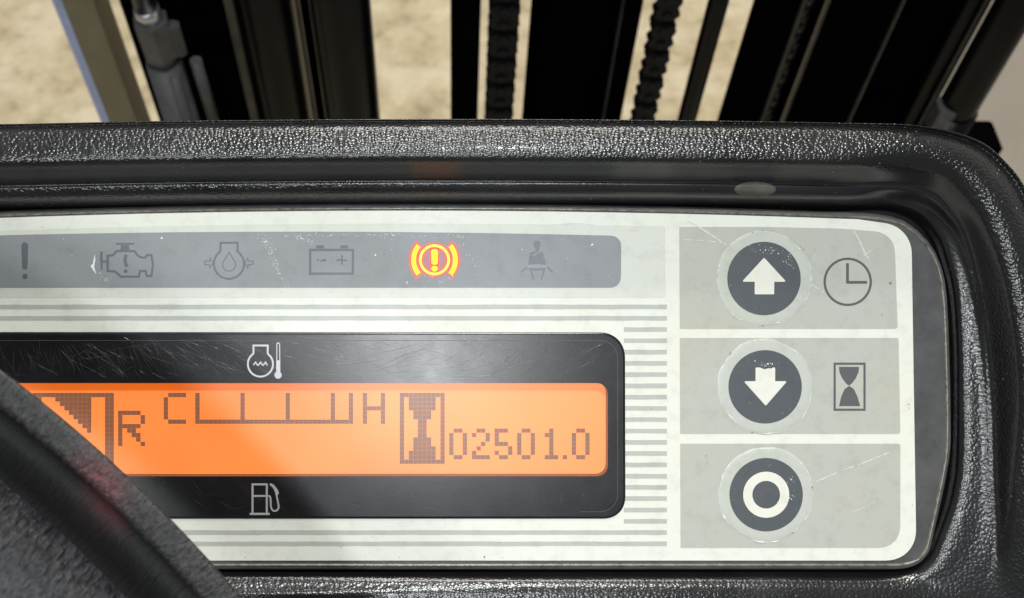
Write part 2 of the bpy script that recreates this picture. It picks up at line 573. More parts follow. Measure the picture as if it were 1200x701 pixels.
# ================================================================== MAST
def X_at(px, Y, py=70.0):
    k = (CY - py) / F
    t_ = Y / (FWD.y + k * UP.y)
    return (px - CX) / F * t_
ZB, ZT = 0.0, 1.62

def prism(name, sec, z0, z1, mat, parent, smooth=False):
    """vertical bar of cross-section sec [(X, Y)]"""
    n = len(sec)
    v = [(x, y, z0) for x, y in sec] + [(x, y, z1) for x, y in sec]
    f = [(i, (i + 1) % n, n + (i + 1) % n, n + i) for i in range(n)] + [tuple(range(n))[::-1], tuple(range(n, 2 * n))]
    o = mesh_obj(name, v, f, mat, parent)
    fixn(o)
    if smooth:
        for pl in o.data.polygons:
            pl.use_smooth = len(pl.vertices) == 4
    return o

def boxsec(x0, x1, y0, y1, ch=0.002):
    return [(x0 + ch, y0), (x1 - ch, y0), (x1, y0 + ch), (x1, y1 - ch), (x1 - ch, y1), (x0 + ch, y1), (x0, y1 - ch), (x0, y0 + ch)]

def tubesec(px0, px1, Y, n=28):
    a, b = X_at(px0, Y), X_at(px1, Y)
    r = (b - a) / 2
    return [((a + b) / 2 + r * math.cos(2 * math.pi * i / n), Y + r * math.sin(2 * math.pi * i / n)) for i in range(n)]

I4 = Matrix.Identity(4)
YM = 0.56
mast = empty('forklift_mast', Matrix.Translation((0.1, YM, 0)))
tag(mast, 'black steel forklift mast standing behind the dashboard, rails and lift cylinders', 'mast')
def mprism(name, sec, mat, smooth=False, z0=ZB, z1=ZT):
    o = prism(name, [(x - 0.1, y - YM) for x, y in sec], z0, z1, mat, mast, smooth)
    return o
def rail(px0, px1, Y, depth=0.10):
    return mprism('rail', boxsec(X_at(px0, Y), X_at(px1, Y), Y, Y + depth, 0.003), 'mast_black')
def edge(px0, px1, Y):
    return mprism('worn_lit_edge', boxsec(X_at(px0, Y), X_at(px1, Y), Y, Y + 0.006, 0.001), 'worn_lit_steel')  # pale bars: worn rail edges, with the light they catch in the colour
rail(161, 276, YM + 0.02)
edge(277, 287, YM + 0.01)
mprism('lift_cylinder', tubesec(289, 356, YM + 0.03), 'mast_tube_black', True)
edge(356.5, 360, YM + 0.02)
rail(352, 380, YM + 0.06, 0.06)
mprism('lift_cylinder', tubesec(372, 440, YM + 0.02), 'mast_tube_black', True)
rail(528, 562, YM)
mprism('lift_cylinder', tubesec(617, 717, YM + 0.05, 40), 'mast_black', True)
edge(718, 721, YM + 0.03)
rail(721, 742, YM + 0.035, 0.05)
rail(866, 918, YM, 0.010)
edge(918, 922, YM - 0.002)
rail(918, 947, YM + 0.045, 0.05)
edge(945, 948.5, YM - 0.002)
rail(948.5, 1028, YM, 0.10)
edge(1028, 1031, YM - 0.002)
rail(1031, 1112, YM + 0.01, 0.08)
mprism('cross_plate', boxsec(X_at(160, YM + .1), X_at(1120, YM + .1), YM + 0.125, YM + 0.137), 'mast_black', z0=0.12, z1=0.34)
edge(1118, 1126, YM - 0.012)  # highlight along the right tube, painted as a pale strip
mprism('lift_cylinder', tubesec(1094, 1118, YM - 0.004), 'mast_tube_black', True)

# --- chains
def link_mesh():
    pitch, wd, th = 0.0127, 0.0165, 0.0032
    me = bpy.data.meshes.new('link')
    out = []
    n = 10
    prof = []
    for i in range(n + 1):                     # right side of a figure-eight plate, bottom to top
        z = -pitch * 0.80 + pitch * 1.60 * i / n
        q = abs(z) / (pitch * 0.80)
        x = wd / 2 * (0.72 + 0.28 * math.sin(math.pi * min(1, abs(z) / (pitch * 1.0)) ) ) * math.sqrt(max(0.0, 1 - max(0, (q - 0.5) / 0.5) ** 2 * 0.8))
        prof.append((x, z))
    outline = prof + [(-x, z) for x, z in reversed(prof)]
    v, f = [], []
    def add(out2, y0, y1):
        b = len(v); k = len(out2)
        v.extend((x, y0, z) for x, z in out2); v.extend((x, y1, z) for x, z in out2)
        f.append(tuple(b + i for i in range(k))); f.append(tuple(b + k + i for i in reversed(range(k))))
        for i in range(k):
            j = (i + 1) % k
            f.append((b + i, b + k + i, b + k + j, b + j))
    add(outline, -th * 1.5, -th * 0.55)
    add(outline, th * 0.55, th * 1.5)
    for zz in (-pitch / 2, pitch / 2):
        add([(0.0032 * math.cos(a * math.pi / 4), zz + 0.0032 * math.sin(a * math.pi / 4)) for a in range(8)], -th * 2.1, -th * 1.5)
    me.from_pydata(v, [], f)
    me.materials.append(MATS['chain_steel'])
    bm = bmesh.new(); bm.from_mesh(me); bmesh.ops.recalc_face_normals(bm, faces=bm.faces); bm.to_mesh(me); bm.free()
    return me
LINK = link_mesh()
def chain(px0, px1, Y, label, z0=0.335, z1=1.3):
    a, b = X_at(px0, Y), X_at(px1, Y)
    root = empty('lift_chain', Matrix.Translation(((a + b) / 2, Y, z0)))
    tag(root, label, 'chain', 'lift chains of the mast')
    sx = (b - a) / 0.0165
    n = int((z1 - z0) / 0.0127)
    for i in range(n):
        o = bpy.data.objects.new('link', LINK)
        col.objects.link(o)
        o.parent = root
        o.location = (0, 0.0 if i % 2 == 0 else 0.0031, i * 0.0127)
        o.scale = (sx, 1, 1)
    return root
chain(570, 606, YM + 0.01, 'black lift chain hanging left of the broad middle cylinder of the mast')
chain(754, 783, YM - 0.01, 'black lift chain hanging free in the floor gap right of the middle cylinder')
chain(923, 944, YM + 0.03, 'dim black lift chain sunk in the slot of the right mast rail')

# --- hoses, tubes, post
def tube_between(p0, p1, r0, r1, n=16):
    p0 = Vector(p0); p1 = Vector(p1)
    d = (p1 - p0).normalized()
    a = d.orthogonal().normalized(); b = d.cross(a)
    v = [tuple(p0 + (a * math.cos(2 * math.pi * i / n) + b * math.sin(2 * math.pi * i / n)) * r0) for i in range(n)]
    v += [tuple(p1 + (a * math.cos(2 * math.pi * i / n) + b * math.sin(2 * math.pi * i / n)) * r1) for i in range(n)]
    f = [(i, (i + 1) % n, n + (i + 1) % n, n + i) for i in range(n)] + [tuple(range(n))[::-1], tuple(range(n, 2 * n))]
    return v, f
def unproj(px, py, Y):
    k = (CY - py) / F
    d = FWD + UP * k + RIGHT * ((px - CX) / F)
    return CAM + d * (Y / d.y)
def seg(name, q0, q1, r0, r1, mat, parent, base, n=16, smooth=True):
    v, f = tube_between(Vector(q0) - base, Vector(q1) - base, r0, r1, n)
    o = mesh_obj(name, v, f, mat, parent); fixn(o)
    for pl in o.data.polygons:
        pl.use_smooth = smooth and len(pl.vertices) == 4
    return o
YH = 0.535
b0 = unproj(226, 150, YH)
hose = empty('hydraulic_hose', Matrix.Translation(b0))
tag(hose, 'grey hydraulic hose with a hexagonal coupling nut on the left mast rail', 'hose')
A = lambda x, y: unproj(x, y, YH)
low = A(318, 480)
seg('hose_tube', low, A(192, 72), 0.0135, 0.0125, 'hose_grey', hose, b0)
seg('hose_rib', A(246, 240) + Vector((0.004, -0.009, 0)), A(199, 76) + Vector((0.004, -0.009, 0)), 0.0045, 0.0042, 'hose_grey', hose, b0, 10)
seg('hose_rib', A(232, 150) + Vector((0.014, -0.002, 0)), A(206, 68) + Vector((0.014, -0.002, 0)), 0.0042, 0.0042, 'hose_grey', hose, b0, 10)
seg('collar', A(194, 76), A(188, 60), 0.0095, 0.0095, 'fitting_grey', hose, b0, 12)
seg('coupling_nut', A(190, 63), A(176, 23), 0.0125, 0.0125, 'fitting_grey', hose, b0, 6, False)
seg('clip', A(212, 62), A(202, 29), 0.0050, 0.0050, 'hose_grey', hose, b0, 6, False)
seg('sleeve', A(176, 23), A(171, 9), 0.0085, 0.0085, 'bright_steel', hose, b0)
seg('pipe', A(171, 9), A(150, -60), 0.0075, 0.0075, 'mast_tube_black', hose, b0)

Yt = YM - 0.005
c0 = Vector((X_at(823, Yt), Yt, 0))
rod = empty('hydraulic_pipe', Matrix.Translation(c0))
tag(rod, 'slim straight black pipe standing alone between two strips of floor', 'pipe')
prism('pipe_tube', [(x - c0.x, y - c0.y) for x, y in tubesec(812, 835, Yt)], 0, ZT, 'mast_tube_black', rod, True)

Yo = YM - 0.03
c0 = Vector((X_at(1152, Yo), Yo, 0))
rod = empty('hydraulic_pipe', Matrix.Translation(c0))
tag(rod, 'thick black tube at the right end of the mast against the pale wall', 'pipe')
prism('pipe_tube', [(x - c0.x, y - c0.y) for x, y in tubesec(1131, 1177, Yo)], 0, ZT, 'mast_tube_black', rod, True)
zc = unproj(1130, 128, Yo).z
prism('pipe_collar', [((x - c0.x) * 1.12, (y - c0.y) * 1.12) for x, y in tubesec(1131, 1177, Yo)], zc - 0.2, zc, 'mast_tube_black', rod, True)
q = unproj(1150, 150, Yo) - c0
o = prism('bracket', boxsec(q.x - 0.035, q.x + 0.012, -0.02, 0.010), q.z - 0.05, q.z - 0.003, 'mast_black', rod)
q = unproj(1103, 133, Yo) - c0
prism('clamp', boxsec(q.x - 0.008, q.x + 0.008, -0.012, 0.004), q.z - 0.01, q.z + 0.012, 'fitting_grey', rod)

Yp = 0.62
x88, x101, x134 = X_at(86, Yp), X_at(100, Yp), X_at(134, Yp)
post = empty('guard_post', Matrix.Translation((x101, Yp, 0)))
tag(post, 'slim tan steel post with a pale blue edge left of the mast', 'post')
prism('post_body', [(0, 0), (x134 - x101, 0), (x134 - x101, 0.03), (0, 0.03)], 0, ZT, 'post_tan', post)
prism('edge_strip', [(-0.0003, 0.0), (-0.0003, 0.03), (x88 - x101, 0.03), (x88 - x101, 0.004)], 0, ZT, 'post_blue', post)

# ================================================================== DASHBOARD
dash = empty('dashboard', MD)
tag(dash, 'black grained plastic dashboard housing with a thick rounded rim around the instrument panel', 'dashboard')

def ytop(x):
    return 140 + 6 * ((x - 530) / 530) ** 2 if x > 0 else 146 + (0 - x) * 0.012

TOPX = [-420, -200, 0, 150, 300, 450, 600, 750, 880, 980]
# (extra y below the top outline, height) for the twelve profile curves
TP = [(14, -60), (0, 9), (3, 14.2), (9, 17.9), (22, 19.6), (36, 20.9), (47, 20.4), (55, 16.8), (70, 9.6), (76, 9.5), (86, 7.6), (97, 0.0), (103, -4)]
NCV = len(TP)
curves = [[] for _ in range(NCV)]
for k, (dy, h) in enumerate(TP):
    for x in TOPX:
        curves[k].append((x, ytop(x) + dy, h))
def st(vals):
    for k, v in enumerate(vals):
        curves[k].append(v)
st([(1070, 165, -60), (1075, 147.5, 11), (1074, 151.5, 15.5), (1072, 159, 19.3), (1069, 171, 21), (1065, 182, 20.6), (1061, 192, 18.8), (1058, 200, 16.2), (1054, 215, 9.8), (1052, 222, 8.6), (1048, 232, 3.4), (1044, 240, 0), (1040, 247, -4)])
st([(1120, 185, -60), (1140, 163, 11), (1137, 167.5, 15.5), (1131, 174, 19.3), (1123, 184, 21), (1115, 194, 20.6), (1108, 203, 18.8), (1102, 210, 16.2), (1093, 224, 9.8), (1089, 231, 8.2), (1083, 240, 3.4), (1077, 250, 0), (1072, 258, -4)])
st([(1155, 215, -60), (1177, 190, 11), (1173, 194, 15.5), (1165, 201, 19.3), (1155, 210, 21), (1145, 219, 20.6), (1136, 228, 18.8), (1129, 235, 16.2), (1117, 247, 9.8), (1112, 252, 8), (1106, 259, 3.6), (1096, 269, 0.4), (1090, 276, -4)])
st([(1185, 260, -60), (1206, 232, 11), (1201, 235, 15.5), (1191, 241, 19.3), (1179, 249, 21), (1167, 256, 20.6), (1157, 263, 18.8), (1150, 268, 16.2), (1136, 277, 9.0), (1130, 281, 7), (1122, 286, 3.8), (1109, 294, 1.0), (1101, 299, -4)])
st([(1210, 340, -60), (1236, 320, 11), (1230, 322, 15.5), (1219, 325, 19.3), (1205, 329, 21), (1191, 333, 20.6), (1180, 336, 18.8), (1173, 338, 16.2), (1154, 343, 8.0), (1146, 345, 5.6), (1138, 347, 3.6), (1122, 350, 1.5), (1113, 352, -4)])
st([(1230, 450, -60), (1258, 450, 10), (1252, 450, 14.5), (1240, 450, 18.5), (1224, 450, 20.5), (1208, 450, 20.1), (1196, 450, 18.3), (1188, 450, 15.6), (1166, 450, 6.5), (1156, 450, 4.4), (1148, 450, 3.4), (1127, 450, 1.8), (1117, 450, -4)])
st([(1235, 560, -60), (1266, 560, 8), (1258, 560, 12.5), (1244, 560, 16.5), (1226, 560, 18), (1208, 560, 17), (1194, 560, 15), (1184, 560, 12.5), (1168, 560, 6.0), (1159, 560, 4.6), (1151, 560, 3.8), (1126, 556, 2.0), (1114, 553, -4)])
st([(1235, 660, -60), (1268, 668, 4), (1260, 666, 8), (1246, 664, 11.0), (1226, 662, 12), (1206, 660, 11), (1188, 658, 9), (1176, 656, 7.0), (1166, 652, 5.2), (1156, 646, 4.6), (1142, 640, 3.8), (1109, 625, 2.0), (1097, 620, -4)])
st([(1210, 800, -60), (1230, 800, 0), (1225, 790, 2), (1215, 775, 3.6), (1200, 757, 4.4), (1185, 740, 4.6), (1168, 724, 4.4), (1154, 712, 4.0), (1136, 698, 3.6), (1124, 690, 3.2), (1110, 680, 2.6), (1088, 664, 1.2), (1078, 655, -4)])
for x, dxx in ((1040, 0), (900, 0), (750, 0), (600, 0), (450, 0), (300, 0), (0, 0), (-420, 0)):
    s = max(0, min(1, (600 - x) / 330)) if x >= 270 else 1
    st([(x, 860, -60), (x, 850, -9), (x, 830, -4), (x, 800, 0.4), (x, 770, 1.8), (x, 745, 2.2), (x, 728, 2.3), (x, 714, 2.2), (x, 700 + 2 * s, 1.9 + 0.1 * s), (x, 692 + 4 * s, 1.5 + 0.3 * s), (x, 684 + 4 * s, 0.6 - 0.3 * s), (x, 675, -1.2), (x, 666, -4)])
GR = [0.0, 0.6, 0.9, 1, 1, 1, 0.8, 0.15, 0.05, 0.5, 0.15, 0.2, 0.1]
rows = [spline(c, 12) for c in curves]
ncol = len(rows[0])
grid = []
for j in range(ncol):
    sx_ = [rows[k][j] for k in range(NCV)]
    right = 1.0 if rows[4][j][1] > 330 else max(0.0, (rows[4][j][1] - 215) / 115)
    gr = [(GR[k] if k < 7 else GR[k] + (0.5 - GR[k]) * right) for k in range(NCV)]
    if right == 0.0 and rows[4][j][1] < 200:      # the mould texture runs out along the inner ledge
        lf = max(0.0, min(1.0, (760 - rows[4][j][0]) / 420))
        gr[9] = 0.1 + 0.9 * lf; gr[10] = 0.1 + 0.8 * lf
    grid.append(spline([(*sx_[k], gr[k]) for k in range(NCV)], 6))
nrow = len(grid[0])
HK = 0.62                       # overall height of the rim
verts = [P(grid[j][i][0], grid[j][i][1], grid[j][i][2] * (HK if grid[j][i][2] > 0 else 1)) for j in range(ncol) for i in range(nrow)]
gattr = [max(0.0, min(1.0, grid[j][i][3])) for j in range(ncol) for i in range(nrow)]
faces = [(j * nrow + i, j * nrow + i + 1, (j + 1) * nrow + i + 1, (j + 1) * nrow + i) for j in range(ncol - 1) for i in range(nrow - 1)]
housing = mesh_obj('housing', verts, faces, 'black_grain_plastic', dash, smooth=True)
at = housing.data.attributes.new('grain', 'FLOAT', 'POINT')
at.data.foreach_set('value', gattr)
bm = bmesh.new(); bm.from_mesh(housing.data); bm.normal_update()
if sum(f.normal.z for f in bm.faces) < 0:
    bmesh.ops.reverse_faces(bm, faces=bm.faces)
bm.to_mesh(housing.data); bm.free()
housing.data.polygons.foreach_set('use_smooth', [True] * len(housing.data.polygons))
# floor of the recess under the panel
plate('recess_floor', [(-430, 225), (1150, 225), (1150, 690), (-430, 690)], [], -9.0, -6.0, 'smooth_black_plastic', dash)
# low grey oval on the upper wall of the recess
yq = ytop(885) + 79
v, f = [], []
ctr = (885, 222)
rings = [(25, 9.5, -0.15), (24, 9.0, 0.12), (21, 7.4, 0.20), (17, 6.0, 0.22), (12, 4.2, 0.22), (7, 2.4, 0.22), (2, 0.7, 0.22)]
for (rx, ry, dh) in rings:
    for x, y in circ(ctr[0], ctr[1], rx, 32, ry):
        cj = min(grid[:12 * 11], key=lambda c_: abs(c_[48][0] - x))
        hh = next((a_[2] + (b_[2] - a_[2]) * (y - a_[1]) / max(1e-6, b_[1] - a_[1]) for a_, b_ in zip(cj[36:], cj[37:]) if a_[1] <= y <= b_[1]), 5.0) * HK + dh
        v.append(P(x, y, hh))
nn = 32
for r_ in range(len(rings) - 1):
    for i in range(nn):
        f.append((r_ * nn + i, r_ * nn + (i + 1) % nn, (r_ + 1) * nn + (i + 1) % nn, (r_ + 1) * nn + i))
f.append(tuple((len(rings) - 1) * nn + i for i in range(nn)))
simple('oval_grey', (0.085, 0.078, 0.066), 0.6, var=0.25, scale=400)
o = mesh_obj('grey_oval', v, f, 'oval_grey', dash); fixn(o)

# ================================================================== INSTRUMENT CLUSTER
clu = empty('instrument_cluster', MD)
tag(clu, 'pale instrument panel with warning symbols, orange display and three round push buttons', 'instrument panel')

def yw(x):
    return 247 + 10 * ((x - 480) / 520) ** 2
XL = -300
arcx = [XL + (1000 - XL) * i / 26 for i in range(27)]
# dark carrier plate with its bevelled, beaded border
base_out = rounded([(XL - 30, yw(0) - 9, 20)] + [(x, yw(max(x, -40)) - 9, 0) for x in arcx[1:]] +
                   [(1030, 250, 0), (1062, 258, 0), (1090, 282, 0), (1106, 312, 0), (1112.5, 350, 0), (1115.5, 420, 0), (1117, 500, 0), (1115, 540, 0), (1104, 595, 0), (1095, 635, 0), (1091, 648, 0), (1083, 659, 0), (1072, 665.5, 0), (1058, 668.5, 0), (1040, 669, 0), (1010, 669, 0), (940, 669, 0), (700, 669, 0), (300, 669, 0), (XL - 30, 669, 20)], 6)
# round the polyline a little
base_out = [tuple(p_) for p_ in spline(base_out + [base_out[0]], 2)[:-1]]
lcd_hole = rounded([(XL + 60, 449, 12), (712, 449, 13), (712, 558, 13), (XL + 60, 558, 12)], 8)
win_out = rounded([(XL + 30, 389, 20), (732.5, 389.5, 30), (733, 608, 26), (XL + 30, 608, 20)], 10)
plate('carrier', base_out, [offset(lcd_hole, -3)], -5.0, -0.25, 'carrier_plastic', clu, bevel=4.5, drop=1.2)
# raised bead running round the carrier's rim
bo = offset(base_out, 4.6); bi = offset(base_out, 8.2)
v, f = [], []
mid = offset(base_out, 6.4)
n = len(bo)
for lp, h in ((bo, -0.28), (offset(base_out, 5.4), 0.05), (mid, 0.16), (offset(base_out, 7.4), 0.05), (bi, -0.28)):
    v += [Q(x, y, h) for x, y in lp]
for r_ in range(4):
    for i in range(n):
        f.append((r_ * n + i, r_ * n + (i + 1) % n, (r_ + 1) * n + (i + 1) % n, (r_ + 1) * n + i))
o = mesh_obj('edge_bead', v, f, 'bead_plastic', clu, smooth=True); fixn(o)

# white printed overlay
ov = rounded([(XL, yw(0), 20)] + [(x, yw(max(x, -40)), 0) for x in arcx[1:-1]] + [(1005, 257, 0), (1068, 266, 52), (1074, 657, 36), (XL, 657, 20)], 10)
overlay = plate('overlay', ov, [offset(lcd_hole, -2)], -0.22, 0.0, 'overlay_white', clu)

def sheet(name, pts, h, mat, parent, th=0.04):
    return plate(name, pts, [], h - th, h, mat, parent)
# grey field round the warning strip
top_edge = [(x, yw(max(x, -40)) + 15, 0) for x in arcx if x < 740]
sheet('grey_field', rounded([(XL + 6, yw(0) + 15, 0)] + top_edge[1:] + [(779.5, yw(779) + 15, 0), (780, 349, 0), (XL + 6, 349, 0)]), 0.05, 'overlay_grey_light', overlay)
# button fields
sheet('button_field', rounded([(796, 266, 0), (900, 266, 0), (985, 268, 0), (1048, 273, 26), (1052, 385.5, 3), (796.5, 385.5, 0)]), 0.05, 'overlay_grey', overlay)
sheet('button_field', rounded([(796.5, 396, 0), (1053, 396, 3), (1055, 508.5, 3), (797, 508.5, 0)]), 0.05, 'overlay_grey', overlay)
sheet('button_field', rounded([(797, 520, 0), (1055, 520, 3), (1055, 642, 26), (797.5, 642, 0)]), 0.05, 'overlay_grey', overlay)
# pinstripes
def stripe(x0, x1, y, wd=5.2):
    top_, bot = [], []
    nseg = max(2, int((x1 - x0) / 14))
    for i in range(nseg + 1):
        x = x0 + (x1 - x0) * i / nseg
        top_.append((x, y - wd / 2 + random.uniform(-0.25, 0.25)))
        bot.append((x, y + wd / 2 + random.uniform(-0.25, 0.25)))
    sheet('stripe', top_ + bot[::-1], 0.05, 'stripe_grey', overlay)
for k in range(22):
    y = 359.7 + (637.2 - 359.7) / 21 * k
    full = y < 380 or y > 615
    stripe(XL + 6 if full else 731, 781.5, y)

# ---- warning strip and its symbols
def ys(x):
    return 271.6 + 4.8 * ((x - 350) / 370) ** 2
sx_ = [XL + 14 + (700 - XL - 14) * i / 24 for i in range(25)]
strip = sheet('warning_strip', rounded([(XL + 14, ys(0), 10)] + [(x, ys(max(x, -40)), 0) for x in sx_[1:]] + [(728, 276.5, 13), (727.5, 337.3, 13), (XL + 14, 337.3, 10)]), 0.11, 'strip_blue_grey', clu)
HS = 0.13
k = Ink(HS)                                    # exclamation mark
k.poly(arc(29.3, 288, 4, 180, 360, 8) + [(32.6, 312)] + arc(29.4, 313, 3.1, 0, 180, 8) + [(25.6, 300)])
k.disc(29.5, 324, 3.2)
k.build('exclamation_symbol', 'symbol_dim', strip)
def Z(pts, ox, oy, s):
    return [(ox + x / s, oy + y / s) for x, y in pts]
k = Ink(HS)                                    # engine
zz = lambda p_: Z(p_, 0, 260, 6.0)
k.line(zz([(758, 240), (795, 236), (822, 206), (945, 206), (972, 240), (998, 252), (1024, 252), (1032, 235), (1066, 235), (1077, 300), (1066, 381), (1032, 381), (1026, 346), (986, 346), (978, 386), (850, 386), (812, 350), (758, 346)]), 2.6, closed=True)
k.poly(zz([(852, 164), (908, 164), (912, 198), (848, 198)]))
k.poly(zz([(815, 148), (946, 148), (946, 162), (815, 162)]))
k.poly(zz([(708, 208), (722, 208), (722, 340), (712, 340), (706, 275)]))
k.poly(zz([(723, 272), (750, 272), (750, 288), (723, 288)]))
k.line(zz([(890, 232), (880, 258), (883, 285), (892, 318)]), 3.8)
k.disc(885 / 6, 260 + 348 / 6, 2.4, 14)
k.build('engine_symbol', 'symbol_dim', strip)
k = Ink(HS)                                    # oil pressure
cx_, cy_ = 268.4, 309.3
k.line([(277.8, 293.6)] + arc(cx_, cy_, 17.6, -54, 234, 40)[0:] + [(258.8, 285), (258.8, 284.6), (278.6, 284.6), (278.6, 294.5)], 2.5)
dr = [(268.7, 295.8)] + arc(268.6, 310.3, 7.6, -25, 205, 18)
k.line(dr, 1.2, closed=True)
for sgn in (-1, 1):
    f_ = lambda x, y: (cx_ + sgn * x, y)
    k.line([f_(28.4, 306.2), f_(22.5, 305.8), f_(22, 302.2), f_(16.9 + 1.6, 308), f_(22, 314), f_(22.5, 310.6), f_(28.4, 310.2)], 1.2, closed=True)
k.build('oil_pressure_symbol', 'symbol_dim', strip)
k = Ink(HS)                                    # battery
k.line([(363.5, 293), (413.8, 293), (413.4, 320.8), (363.6, 320.8)], 2.9, closed=True)
k.poly([(370.2, 291.2), (370.8, 287.6), (379.3, 287.6), (379.8, 291.2)])
k.poly([(398.8, 291.2), (399.4, 287.6), (407.6, 287.6), (408.2, 291.2)])
k.line([(371.5, 304.6), (374, 305.6)], 1.9); k.line([(375.6, 306), (379, 304.8)], 1.6); k.disc(380.4, 305, 1.8, 10)
k.line([(394.6, 305.6), (397, 304.6), (406.6, 305.4)], 1.9); k.line([(400.6, 298.8), (400.8, 311)], 1.9)
k.build('battery_symbol', 'symbol_dim', strip)
bxx, byy = 509.2, 304.6
k = Ink(HS)                                    # lit brake warning: red light bleeding round yellow strokes
k.cur = 3
k.line(arc(bxx + 1.5, byy, 26.5, 132, 228, 20), 12.5)
k.line(arc(bxx - 1.5, byy, 26.5, -48, 48, 20), 12.5)
k.disc(bxx, byy, 21.5, 40)
k.cur = 1
k.line(circ(bxx, byy, 16.6, 48), 6.0, closed=True)
k.line(arc(bxx + 1.5, byy, 26, 138, 222, 20), 8.6)
k.line(arc(bxx - 1.5, byy, 26, -42, 42, 20), 8.6)
k.line([(bxx, byy - 13.2), (bxx, byy + 6.6)], 10.4); k.disc(bxx, byy + 10.6, 5.0, 18)
k.cur = 2
k.line(circ(bxx, byy, 16.6, 48), 3.4, closed=True)
k.cur = 0
k.line(arc(bxx + 1.5, byy, 26, 140, 220, 20), 6.0)
k.line(arc(bxx - 1.5, byy, 26, -40, 40, 20), 6.0)
k.poly(rounded([(bxx - 4.2, byy - 12.6, 3), (bxx + 4.2, byy - 12.6, 3), (bxx + 3.9, byy + 5.8, 3), (bxx - 3.7, byy + 5.8, 3)], 5))
k.disc(bxx, byy + 10.4, 3.9, 18, 3.5)
k.build('brake_symbol', ['lamp_yellow', 'lamp_red', 'lamp_ring_yellow', 'lamp_bleed'], strip)
k = Ink(HS)                                    # seat belt
zz = lambda p_: Z(p_, 600, 270, 10.0)
k.poly(zz(circ(292, 168, 42, 20, 48)))
k.poly(zz([(272, 205), (318, 205), (318, 250), (272, 250)]))
k.poly(zz([(210, 268), (245, 250), (335, 250), (365, 268), (402, 404), (188, 404)]))
k.line(zz([(108, 490), (178, 432)]), 2.1); k.line(zz([(412, 428), (476, 494)]), 2.1)
k.line(zz([(200, 452), (300, 462), (390, 452)]), 2.6)
k.line(zz([(216, 455), (250, 580)]), 2.6, wd1=1.5); k.line(zz([(378, 455), (342, 580)]), 2.6, wd1=1.5)
k.cur = 1
k.line(zz([(185, 424), (300, 416), (405, 424)]), 3.4)
k.line(zz([(244, 300), (330, 244)]), 1.4)
k.build('seat_belt_symbol', ['symbol_faint', 'symbol_belt'], strip)

# ---- display window
window = plate('display_window', win_out, [lcd_hole], -3.0, 0.30, 'window_black', clu, bevel=3.0, drop=0.3)
k = Ink(0.33)
k.line([(XL + 60, 399)] + [(700, 399)] + arc(703, 419.5, 20.5, -86, 0, 10) + [(723.5, 575)] + arc(703, 579, 20.5, 0, 86, 10) + [(680, 599.5)], 0.7)
simple('window_line', (0.06, 0.06, 0.066), 0.35)
k.build('inner_line', 'window_line', window)
HW = 0.33
k = Ink(HW)                                    # coolant temperature
zz = lambda p_: Z(p_, 260, 390, 10.0)
k.line(zz([(540, 148), (540, 240)] + arc(455, 366, 147, -52, 232, 40) + [(374, 240), (374, 148)]), 2.1)
k.line(zz([(363, 149), (551, 149)]), 2.1)
k.line(zz([(372, 378), (398, 345), (420, 378), (432, 378), (458, 345), (478, 378), (490, 378), (515, 345), (536, 380)]), 1.5)
k.line(zz([(647, 330), (647, 130), (662, 116), (680, 130), (682, 330)]), 1.1)
k.poly(zz([(641, 322), (687, 322), (688, 462), (640, 462)]))
k.disc(326.2, 439.5, 4.3, 20)
k.build('temperature_symbol', 'window_white', window)
k = Ink(HW)                                    # fuel pump
s7 = 701 / 60.0
zz = lambda p_: Z(p_, 280, 555, s7)
k.line(zz([(190, 535), (190, 145), (385, 145), (385, 535)]), 2.3)
k.line(zz([(206, 303), (370, 303)]), 2.1)
k.line(zz([(152, 549), (425, 549)]), 2.5)
k.line(zz(spline([(402, 303), (430, 312), (438, 370), (442, 450), (465, 498), (505, 508), (540, 480), (546, 430), (525, 330), (508, 250), (480, 190), (428, 140)], 4)), 2.0)
k.line(zz([(428, 140), (470, 160), (515, 215), (535, 262), (520, 290)]), 2.6)
k.build('fuel_symbol', 'window_grey', window)
HL = -3.0
screen = plate('display_screen', rounded([(XL + 50, 440, 0), (720, 440, 0), (720, 566, 0), (XL + 50, 566, 0)]), [], HL - 0.4, HL, 'display_backlight', clu, fn=Q)
pane = plate('clear_pane', offset(lcd_hole, 0.4), [], 0.1, 0.15, 'clear_pane', clu)

# LCD characters: the glass lies lower than the panel, so the grid uses P
PX, PY, X0, Y0 = 5.29, 5.21, 191.7, 460.4
def lcd(name, cells):
    v, f = [], []
    for c, r in cells:
        x = X0 + c * PX; y = Y0 + r * PY
        b = len(v)
        v.extend([P(x + 0.07, y + 0.07, HL + 0.03), P(x + PX - 0.07, y + 0.07, HL + 0.03), P(x + PX - 0.07, y + PY - 0.07, HL + 0.03), P(x + 0.07, y + PY - 0.07, HL + 0.03)])
        f.append((b + 3, b + 2, b + 1, b))
    mesh_obj(name, v, f, 'lcd_segment', screen)
def glyph(rows_, c0, r0):
    return [(c0 + i, r0 + j) for j, rw in enumerate(rows_) for i, ch in enumerate(rw) if ch == '#']
DIG = {'0': ['.##.', '#..#', '#..#', '#..#', '#..#', '#..#', '.##.'],
       '2': ['.##.', '#..#', '...#', '..#.', '.#..', '#...', '####'],
       '5': ['###.', '#...', '#...', '###.', '...#', '#..#', '.##.'],
       '1': ['.#.', '##.', '.#.', '.#.', '.#.', '.#.', '###'], '.': ['#']}
for ch, c in (('0', 63.25), ('2', 68.3), ('5', 73.3), ('0', 78.3), ('1', 84.4), ('0', 90.4)):
    lcd('digit', glyph(DIG[ch], c, 8))
lcd('decimal_point', glyph(['#'], 88.4, 14))
lcd('letter', glyph(['.####', '#....', '#....', '#....', '#....', '#....', '.####'], 0, 0))
